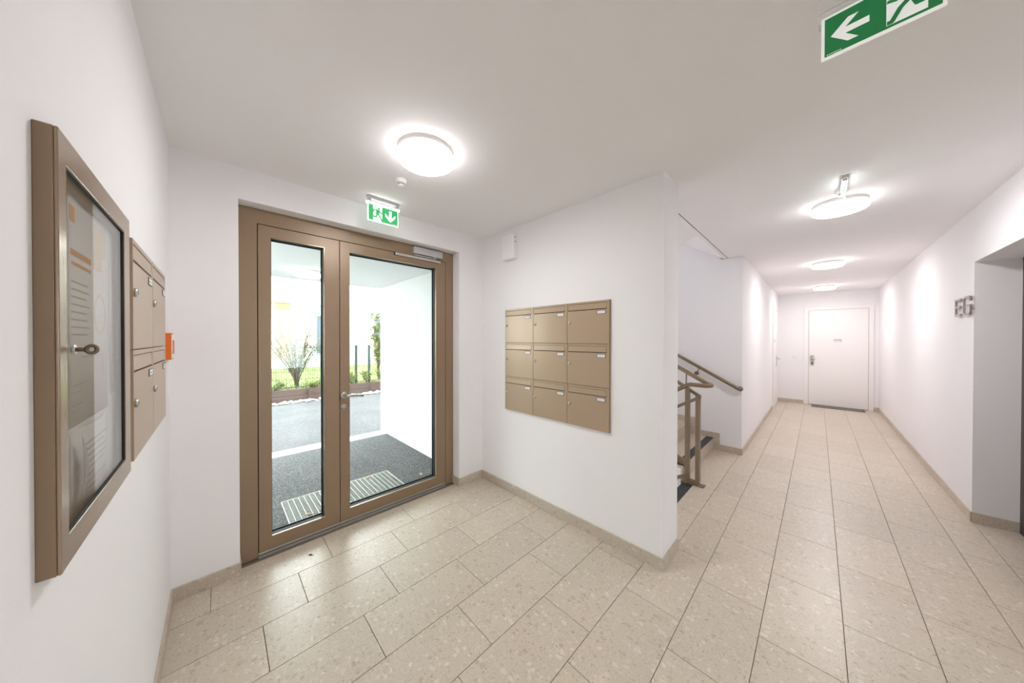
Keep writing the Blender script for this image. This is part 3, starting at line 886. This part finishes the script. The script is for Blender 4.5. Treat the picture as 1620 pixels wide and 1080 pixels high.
def sheet(name, x0, x1, z0, z1, y, label, marks, mat=PAPER, curl=None):
    """thin paper; marks = list of (material, list of boxes (x0,x1,z0,z1)) of flat print"""
    KS = 1.105
    fx = lambda v: v * KS
    fz = lambda v: 1.45 + (v - 1.45) * KS
    x0, x1, z0, z1 = fx(x0), fx(x1), fz(z0), fz(z1)
    marks = [(m, [(fx(q[0]), fx(q[1]), fz(q[2]), fz(q[3])) for q in bx], nm) for (m, bx, nm) in marks]
    r = empty(name, ((x0 + x1) / 2, y, z0), world=True, label=label, cat='paper')
    n = 14; mb = MB()
    def yy(u): return y + (curl(u) if curl else 0)
    for side in (0, 0.00025):
        pass
    vs, fs = [], []
    for i in range(n + 1):
        u = i / n; x = x0 + (x1 - x0) * u
        for z in (z0, z1):
            vs.append((x, yy(u), z)); vs.append((x, yy(u) + 0.00025, z))
    for i in range(n):
        a = 4 * i; b = a + 4
        fs += [(a, b, b + 2, a + 2), (a + 1, a + 3, b + 3, b + 1), (a, a + 1, b + 1, b), (a + 2, b + 2, b + 3, a + 3)]
    fs += [(0, 2, 3, 1), (4 * n, 4 * n + 1, 4 * n + 3, 4 * n + 2)]
    mb.add(vs, fs, True)
    mb.build('sheet', mat, r)
    for (m, boxes, nm) in marks:
        p = MB()
        for q in boxes:
            if len(q) == 4:
                um = ((q[0] + q[1]) / 2 - x0) / (x1 - x0)
                p.box(q[0], q[1], yy(um) + 0.0003, yy(um) + 0.0006, q[2], q[3])
            else:
                cx, cz, ro, ri = q[:4] if len(q) == 5 else q
                p.v and None
        p.build(nm, m, r)
    return r


def ring_print(mb, cx, cz, ro, ri, y0, y1):
    k = 28
    v = []
    for rr in (ro, ri):
        for a in (y0, y1):
            for i in range(k):
                t = 2 * PI * i / k
                v.append((cx + rr * math.cos(t), a, cz + rr * math.sin(t)))
    f = []
    for i in range(k):
        j = (i + 1) % k
        f += [(i, j, k + j, k + i), (2 * k + j, 2 * k + i, 3 * k + i, 3 * k + j), (k + i, k + j, 3 * k + j, 3 * k + i), (j, i, 2 * k + i, 2 * k + j)]
    mb.add(v, f)


def lines(x0, x1, z, n, dz, jitter=0.03):
    return [(x0 - random.uniform(0, jitter) if False else x0 + random.uniform(0, jitter), x1, z - dz * i - 0.0011, z - dz * i + 0.0011) for i in range(n)]


YP = YL + 0.0030
# remember: on this wall the reader's right is towards -x
pm = sheet('poster', -1.072, -0.832, 1.305, 1.690, YP, 'large printed poster with orange areas behind the notice board glass, upper sheet',
           [(ORANGE_D, [(-0.866, -0.842, 1.642, 1.668)], 'orange_block'),
            (ORANGE_D, [(-0.955, -0.846, 1.588, 1.598), (-0.955, -0.850, 1.572, 1.578)], 'orange_heading'),
            (INKG, lines(-0.945, -0.848, 1.545, 8, 0.0125), 'text_lines'),
            (ORANGE_L, [(-1.045, -0.975, 1.615, 1.672), (-1.025, -0.968, 1.585, 1.6145)], 'orange_area'),
            (INKG, [(-1.03, -0.90, 1.418, 1.4195), (-1.03, -1.0285, 1.385, 1.418), (-0.96, -0.85, 1.372, 1.3745), (-0.95, -0.85, 1.360, 1.3625), (-0.91, -0.85, 1.338, 1.3405), (-0.90, -0.85, 1.328, 1.3305)], 'text_box')])
rp = MB(); ring_print(rp, -1.120, 1.505, 0.045, 0.038, YP + 0.0003, YP + 0.0006); rp.build('ring_print', ORANGE_L, pm)
sheet('letter', -1.055, -0.838, 1.150, 1.298, YP, 'curled white letter with text lines behind the notice board glass, below the poster',
      [(INKG, lines(-1.01, -0.875, 1.27, 9, 0.0115, 0.05), 'text_lines')], curl=lambda u: 0.0085 * math.sin(PI * u) ** 2)
lb = empty('curl_shade_sheet', (-0.9, YL + 0.0115, 1.16), world=True, label='lilac grey sheet standing for the shade of the curled letter in the notice board', cat='paper')  # shade of the curled letter, built as a lilac sheet
va = []; fa = []
nn = 12
for i in range(nn + 1):
    t = i / nn; z = 1.145 + 0.13 * t; w = 0.028 * math.sin(PI * t) + 0.002
    yb = YL + 0.0125 + 0.002 * math.sin(PI * t)
    va += [(-0.935 - 0.006, yb, z), (-0.935 - 0.006 - w, yb - 0.0006, z), (-0.935 - 0.006, yb + 0.0003, z), (-0.935 - 0.006 - w, yb - 0.0003, z)]
for i in range(nn):
    a = 4 * i; b = a + 4
    fa += [(a, b, b + 1, a + 1), (a + 2, a + 3, b + 3, b + 2), (a, a + 2, b + 2, b), (a + 1, b + 1, b + 3, a + 3)]
fa += [(0, 1, 3, 2), (4 * nn, 4 * nn + 2, 4 * nn + 3, 4 * nn + 1)]
MB().add(va, fa, True).build('sheet', CURL_SHADE, lb)
sheet('notice_sheet', -1.148, -1.085, 1.330, 1.690, YP, 'narrow plain white sheet at the right inside the notice board', [(INKG, [(-1.14, -1.10, 1.40, 1.4012), (-1.135, -1.10, 1.412, 1.4132)], 'text_lines')])

# ------------------------------------------------------------------ handrails
wh = empty('wall_handrail', (-1.0, YS, 0.9), world=True, label='round bronze handrail fixed along the white stair wall', cat='handrail')
SL = 0.571
def wz(x): return 0.842 + (-0.70 - x) * SL
MB().tube([(-0.683, YS - 0.004, 0.832), (-0.683, YS - 0.045, 0.832), (-0.690, YS - 0.060, 0.836), (-0.706, YS - 0.064, wz(-0.706)), (-2.9, YS - 0.064, wz(-2.9))], 0.0205, 16).build('rail', RAILM, wh)
MB().lathe([(0.030, -0.001), (0.030, -0.005), (0.024, -0.007)], (-0.683, YS, 0.832), 'y', 24).build('rosette', RAILM, wh)
for x in (-1.165, -2.1):
    bk = MB().tube([(x, YS - 0.004, wz(x) - 0.115), (x + 0.01, YS - 0.045, wz(x) - 0.105), (x + 0.025, YS - 0.064, wz(x) - 0.085), (x + 0.04, YS - 0.064, wz(x + 0.04) - 0.018)], 0.006, 10)
    bk = bk.build('bracket', RAILM, wh)
    rs = MB().lathe([(0.027, -0.001), (0.027, -0.006), (0.020, -0.009)], (x, YS, wz(x) - 0.115), 'y', 24).build('rosette', RAILM, bk)
    rs.location = (0, 0, 0)

br = empty('stair_railing', (-0.87, 3.41, 0), world=True, label='bronze metal railing between the two flights, with two posts and bent round handrail', cat='railing')
B(-0.953, -0.772, 3.368, 3.452, 0.0015, 0.008).build('base_plate', RAILM, br, bevel=0.001, seg=1)
B(-0.948, -0.822, 3.374, 3.446, 0.008, 0.030).build('base_bar', RAILM, br)
B(-0.943, -0.908, 3.380, 3.440, 0.030, 0.965).build('post', RAILM, br, bevel=0.002)
B(-0.850, -0.815, 3.380, 3.440, 0.030, 0.898).build('post', RAILM, br, bevel=0.002)
def bar(pts, w, h, y): # flat bar along x with polyline pts (x,z)
    up_ = [(x, z + h / 2) for (x, z) in pts]; dn_ = [(x, z - h / 2) for (x, z) in pts][::-1]
    return MB().prism(up_ + dn_, y - w / 2, y + w / 2, 'y')
bar([(-0.815, 0.880), (-2.6, 0.880 + 1.774 * 0.62)], 0.030, 0.034, 3.432).build('upper_bar', RAILM, br, bevel=0.001, seg=1)
bar([(-0.815, 0.880), (-2.5, 0.880 - 1.674 * 0.60)], 0.030, 0.034, 3.388).build('lower_bar', RAILM, br, bevel=0.001, seg=1)
bar([(-0.93, 0.155), (-2.6, 0.155 + 1.67 * 0.571)], 0.026, 0.075, 3.440).build('foot_bar', RAILM, br)
bar([(-0.93, 0.075), (-2.5, 0.075 - 1.57 * 0.571)], 0.026, 0.035, 3.388).build('foot_bar', RAILM, br)
def uz(x): return 1.003 + (-0.74 - x) * 0.555
rail = [(-2.6, 3.452, uz(-2.6)), (-0.80, 3.452, uz(-0.80)), (-0.768, 3.450, uz(-0.768) - 0.002)]
for i in range(1, 8):
    t = PI * i / 8; rail.append((-0.765 + 0.045 * math.sin(t), 3.410 + 0.040 * math.cos(t), 1.003 + 0.010 * (1 - i / 8)))
rail += [(-0.768, 3.370, 1.002), (-0.885, 3.370, 1.004), (-0.912, 3.370, 0.998), (-0.935, 3.370, 0.984), (-2.5, 3.370, 0.984 - 1.565 * 0.62)]
MB().tube(rail, 0.0205, 16).build('handrail', RAILM, br)
for x in (-0.949, -1.45, -2.0):
    MB().tube([(x, 3.440, 0.880 + (-0.815 - x) * 0.62), (x, 3.450, uz(x) - 0.015)], 0.006, 8).build('rail_support', RAILM, br)
MB().tube([(-0.926, 3.40, 0.96), (-0.926, 3.372, 0.985)], 0.006, 8).build('rail_support', RAILM, br)
for i in range(7):
    x = -1.10 - 0.2 * i
    B(x - 0.006, x + 0.006, 3.430, 3.446, 0.155 + (-0.93 - x) * 0.571, 0.880 + (-0.815 - x) * 0.62).build('baluster', RAILM, br)
    B(x - 0.006, x + 0.006, 3.382, 3.394, 0.075 - (-0.93 - x) * 0.571, 0.880 - (-0.815 - x) * 0.60).build('baluster', RAILM, br)

# ------------------------------------------------------------------ door mat, bits on the floor
dm = empty('doormat', (0.28, 9.37, 0), world=True, label='flat dark grey brown doormat in front of the white end door', cat='doormat')
B(-0.088, 0.662, 9.225, 9.500, 0.0003, 0.008).build('pile', MATM, dm, bevel=0.002)
MB().plate_hole((-0.096, 0.670, 9.217, 9.508), (-0.089, 0.663, 9.224, 9.501), 0.0003, 0.006, 'z').build('rubber_edge', RUBBER, dm)


def leaf_thing(loc, s, rz, m, label, name='fallen_leaf'):
    o = MB()
    pts = []
    n = 11
    for i in range(n):
        t = i / (n - 1)
        pts.append((t - 0.5, 0.30 * math.sin(PI * t ** 0.8) * (1 + 0.2 * math.sin(9 * t)), 0.06 * math.sin(PI * t)))
    vs = [(x * s, y * s, z * s + 0.0006) for (x, y, z) in pts] + [(x * s, 0, z * 2.2 * s + 0.001) for (x, y, z) in pts] + [(x * s, -y * s * 0.9, z * 0.6 * s + 0.0006) for (x, y, z) in pts]
    vs += [(x, y, z + 0.0007) for (x, y, z) in vs]
    f = []
    for i in range(n - 1):
        for a in (0, n):
            f += [(a + i, a + i + 1, a + n + i + 1, a + n + i), (3 * n + a + i, 3 * n + a + n + i, 3 * n + a + n + i + 1, 3 * n + a + i + 1)]
    o.add(vs, f, True)
    o.tube([(0.48 * s, 0, 0.002), (0.62 * s, 0.03 * s, 0.0015), (0.74 * s, 0.10 * s, 0.0015)], 0.0012, 6)
    ob_ = o.build(name, m)
    ob_.location = loc; ob_.rotation_euler = (0, 0, rz)
    return tag(ob_, label, 'leaf')


leaf_thing((-2.38, 0.437, 0.0), 0.030, 0.6, CRUMB, 'small dark dried leaf bit on the floor tiles before the door', 'leaf_bit')
ZP = -0.030
leaf_thing((-3.00, 0.545, ZP + 0.004), 0.055, 0.9, DEADLEAF, 'dry yellow leaf lying on the left end of the foot grate')
leaf_thing((-3.355, 1.135, ZP + 0.004), 0.060, 2.2, DEADLEAF, 'pale dry leaf lying at the far edge of the foot grate')
leaf_thing((-3.05, 1.585, ZP), 0.060, -0.4, DEADLEAF, 'brown dry leaf on dark asphalt near the porch wall')

# ------------------------------------------------------------------ outside: porch and street
struct('porch_floor', MB().box(XD - T - 0.005 + 0.09, -2.92 + 0.03, -2.0, 2.3, -0.12, ZP).box(-4.74, -3.40 - 0.006, -2.0, 2.3, -0.12, ZP)
       .box(-3.406, -2.89, -2.0, 0.397, -0.12, ZP).box(-3.406, -2.89, 1.356, 2.3, -0.12, ZP).box(-3.406, -2.89, 0.397, 1.356, -0.12, -0.055), ASPH)
struct('trim_kerb', B(-4.975, -4.74, -8, 6, -0.15, ZP + 0.001), KERB)
struct('street', B(-8.75, -4.975, -20, 24, -0.2, ZP - 0.012), STREET)
struct('wall_porch', B(-5.0, XD - T, 1.89, YM2 - 0.02, -0.1, 2.3), PLASTER)
struct('ceiling_porch', B(-5.05, XD - T, -2.2, 2.3, 2.282, 2.8), PLASTER)
struct('wall_porch_left', B(-5.0, XD - T, -2.2, -1.95, -0.1, 2.282), PLASTER)
struct('wall_facade', MB().box(-5.05, XD - T, YS + 0.3, 20, -0.2, 6).box(-5.05, -4.9, -9, YM2 + 0.1, 2.8, 6).box(-5.05, XD - T, -9, -2.2, -0.2, 6).box(-5.05, -5.001, YM2 - 0.02, YS + 0.3, -0.2, 6), PLASTER)
struct('added_side_pavement', B(3.5, 14, -14, 20, -0.2, -0.05), DARKP)  # ground added outside the bay window, kept dark to limit light on the ceiling
struct('roof_slab', B(-5.05, 3.6, -9, 20, 6, 6.2), PLASTER)

pl = make_lamp((-4.37, 0.78, 2.282), PORCH_LIT, PORCH_LIT, 'round lit lamp on the porch ceiling seen through the left glass leaf')
pl.name = 'porch_lamp'

gr = empty('foot_grate', (-3.15, 0.877, ZP), world=True, label='galvanised grid foot grate set in the asphalt outside the door', cat='grate')
MB().plate_hole((-3.400, -2.922, 0.399, 1.354), (-3.394, -2.928, 0.405, 1.348), ZP - 0.03, ZP + 0.002, 'z').build('grate_frame', GALV, gr)
NBX = 23
for i in range(1, NBX):
    y = 0.405 + (1.348 - 0.405) * i / NBX
    B(-3.394, -2.928, y - 0.0012, y + 0.0012, ZP - 0.009, ZP + 0.001).build('bearing_bar', GALV, gr, fix=False)
for i in range(1, 22):
    x = -3.394 + (3.394 - 2.928) * i / 22
    B(x - 0.0011, x + 0.0011, 0.405, 1.348, ZP - 0.006, ZP + 0.0005).build('cross_bar', GALV, gr, fix=False)

# gravel, boards, lawn
gv = MB()
for i in range(420):
    y = random.uniform(-3.5, 4.5); x = -8.73 + random.uniform(0.0, 0.22); r = random.uniform(0.02, 0.055)
    c = (x, y, ZP - 0.012 + r * 0.3)
    v = []
    for (a, b_, c_) in ((1, 0, 0), (-1, 0, 0), (0, 1, 0), (0, -1, 0), (0, 0, 0.8), (0, 0, -0.8), (0.6, 0.6, 0.5), (-0.6, 0.6, 0.5), (-0.6, -0.6, 0.5), (0.6, -0.6, 0.5)):
        k = r * random.uniform(0.75, 1.15); v.append((c[0] + a * k, c[1] + b_ * k, c[2] + c_ * k))
    gv.add(v, [(0, 2, 6), (2, 1, 7), (1, 3, 8), (3, 0, 9), (6, 2, 7), (7, 1, 8), (8, 3, 9), (9, 0, 6), (6, 7, 4), (7, 8, 4), (8, 9, 4), (9, 6, 4)], True)
o = gv.build('gravel', PEBBLE); tag(o, 'pale gravel strip along the foot of the brown boards', 'gravel', kind='stuff')

rw = empty('retaining_wall', (-8.85, 1.5, -0.05), world=True, label='low red brown board edging between the gravel and the lawn', cat='wall')
ys = [-5.1, -3.3, -1.6, -0.2, 1.63, 3.1, 4.8, 6.6]
for a, b_ in zip(ys[:-1], ys[1:]):
    for z0, z1 in ((-0.08, 0.085), (0.09, 0.235)):
        B(-8.90, -8.86 + random.uniform(-0.004, 0.004), a + 0.008, b_ - 0.008, z0, z1).build('board', BOARD, rw, fix=False)
    B(-8.86, -8.80, b_ - 0.035, b_ + 0.035, -0.1, 0.20).build('stake', BOARD, rw)

struct('garden_ground', B(-40, -8.90, -25, 40, -0.4, 0.19), SOIL)
lw = MB()
for i in range(9000):
    x = -9.05 - random.random() ** 1.5 * 7.5; y = random.uniform(-2.5, 9); h = random.uniform(0.03, 0.11); a = random.uniform(0, PI); w = 0.012
    dx, dy = math.cos(a) * w, math.sin(a) * w; lx, ly = random.uniform(-0.03, 0.03), random.uniform(-0.03, 0.03)
    lw.add([(x - dx, y - dy, 0.19), (x + dx, y + dy, 0.19), (x + lx, y + ly, 0.19 + h)], [(0, 1, 2)])
lw.box(-15.9, -9.7, -20, 30, 0.192, 0.20)
o = lw.build('lawn', GRASS, fix=False); tag(o, 'yellow green lawn behind the fence', 'grass', kind='stuff')

# fence
fe = empty('garden_fence', (-9.25, 2.0, 0.19), world=True, label='dark green wire mesh garden fence behind the board edging', cat='fence')
XFE = -9.25
for y in (-1.7, 0.35 - 0.9, 1.96, 2.81, 3.165, 5.2):
    B(XFE - 0.028, XFE + 0.028, y - 0.027, y + 0.027, 0.1, 1.285).build('fence_post', FENCE, fe, bevel=0.003)
    for z in (0.42, 0.82, 1.22):
        B(XFE + 0.028, XFE + 0.042, y - 0.036, y + 0.036, z - 0.012, z + 0.012).build('clamp', FENCE, fe)
wm = MB()
for z in (0.24, 0.44, 0.64, 0.84, 1.04, 1.24):
    for d in (-0.008, 0.008): wm.box(XFE + 0.034 + d - 0.004, XFE + 0.034 + d + 0.004, -3.5, 2.81, z - 0.004, z + 0.004)
for i in range(int(6.3 / 0.05)):
    y = -3.5 + 0.05 * i
    wm.box(XFE + 0.032, XFE + 0.036, y - 0.003, y + 0.003, 0.2, 1.26)
o = wm.build('wire_mesh', FENCE, fe, fix=False); o['kind'] = 'stuff'


# shrubs
def shrub(base, height, spread, n_stem, n_leaf, leaf_s, label, mats, bare=0.35, name='shrub', group='shrubs by the fence'):
    r = empty(name, base, label=label, cat='plant', group=group)
    tips = []; sm_ = MB()
    for i in range(n_stem):
        a = random.uniform(0, 2 * PI); sp_ = spread * random.uniform(0.35, 1.0)
        hh = height * random.uniform(0.65, 1.0)
        pts = []
        for k in range(6):
            t = k / 5
            pts.append((math.cos(a) * sp_ * t ** 1.5 + 0.02 * random.uniform(-1, 1), math.sin(a) * sp_ * t ** 1.5 + 0.02 * random.uniform(-1, 1), hh * t))
        sm_.tube(pts, [0.017 * (1 - 0.65 * k / 5) * (1 if height > 1 else 0.4) for k in range(6)], 5)
        for k in range(2, 6): tips.append(pts[k])
        for q in range(3):
            p0 = Vector(pts[random.randint(2, 4)]); d = Vector((random.uniform(-1, 1), random.uniform(-1, 1), random.uniform(0.3, 1.2))) * spread * 0.3
            sm_.tube([p0, p0 + d * 0.5 + Vector((0, 0, 0.01)), p0 + d], [0.008, 0.007, 0.005], 4)
            tips += [tuple(p0 + d * 0.6), tuple(p0 + d)]
    sm_.build('stems', STEM, r, fix=False)
    for mi, m in enumerate(mats):
        lf = MB()
        for i in range(n_leaf // len(mats)):
            t = random.choice(tips)
            c = Vector(t) + Vector((random.gauss(0, 0.06), random.gauss(0, 0.06), random.gauss(0, 0.06))) * (spread + 0.3)
            if c.z < 0.01: c.z = 0.02
            d = Vector((random.gauss(0, 1), random.gauss(0, 1), random.gauss(0.3, 0.7))).normalized(); s2 = d.orthogonal().normalized()
            L_ = leaf_s * random.uniform(0.6, 1.2); w = L_ * 0.32
            lf.add([c, c + d * L_ * 0.5 + s2 * w, c + d * L_, c + d * L_ * 0.5 - s2 * w], [(0, 1, 2, 3)])
        o = lf.build('foliage', m, r, fix=False); o['kind'] = 'stuff'
    return r


shrub((-9.62, 1.47, 0.2), 1.65, 0.85, 24, 900, 0.055, 'tall loose shrub with bare stems behind the fence, seen through the left glass leaf', (LEAFG, LEAFY))
shrub((-9.75, 3.62, 0.2), 2.0, 0.34, 9, 900, 0.085, 'tall leafy shrub behind the fence posts beside the porch wall edge', (LEAFG, LEAFY))
for i, (x, y, h, lab) in enumerate(((-8.98, 2.62, 0.34, 'low green plant at the board edging below the left fence post'),
                                    (-9.00, 3.02, 0.42, 'low bushy plant at the board edging between the two fence posts'),
                                    (-8.98, 3.42, 0.45, 'low bushy plant at the board edging next to the porch wall edge'),
                                    (-9.05, 0.95, 0.20, 'low plant at the board edging at the left edge of the left glass leaf'),
                                    (-9.05, 1.75, 0.16, 'low dry plant at the board edging below the loose shrub'))):
    shrub((x, y, 0.19), h, 0.22, 9, 420, 0.042, lab, (LEAFY, LEAFG), name='low_plant', group='low plants along the edging')

# building across the garden
bd = empty('apartment_building', (-16.3, 5.0, 0.0), world=True, label='white apartment building with orange timber panel across the lawn', cat='building')
XW = -16.0
B(XW - 0.3, XW, -8, 26, 0.19, 3.0).build('ground_floor_wall', PLASTER, bd)
B(XW - 1.0, XW + 0.12, -8, 26, 3.003, 6.5).build('upper_floor', PLASTER, bd)
B(XW, XW + 0.06, 1.72, 2.20, 0.6, 3.0).build('timber_panel', PANELW, bd)
B(XW, XW + 0.04, 1.40, 1.58, 0.6, 3.0).build('timber_panel', PANELW, bd)
for (y0, y1, z0, z1) in ((3.14, 4.3, 0.75, 2.56), (5.72, 6.35, 0.75, 2.56)):
    w_ = MB().plate_hole((y0, y1, z0, z1), (y0 + 0.06, y1 - 0.06, z0 + 0.06, z1 - 0.06), XW, XW + 0.06, 'x').build('window_frame', WINFR, bd)
    g_ = B(XW + 0.005, XW + 0.03, y0 + 0.06, y1 - 0.06, z0 + 0.06, z1 - 0.06).build('window_pane', WINDOWG, w_)
    g_.location = (0, 0, 0)

for o in bpy.data.objects:
    if '_world' in o.keys(): del o['_world']
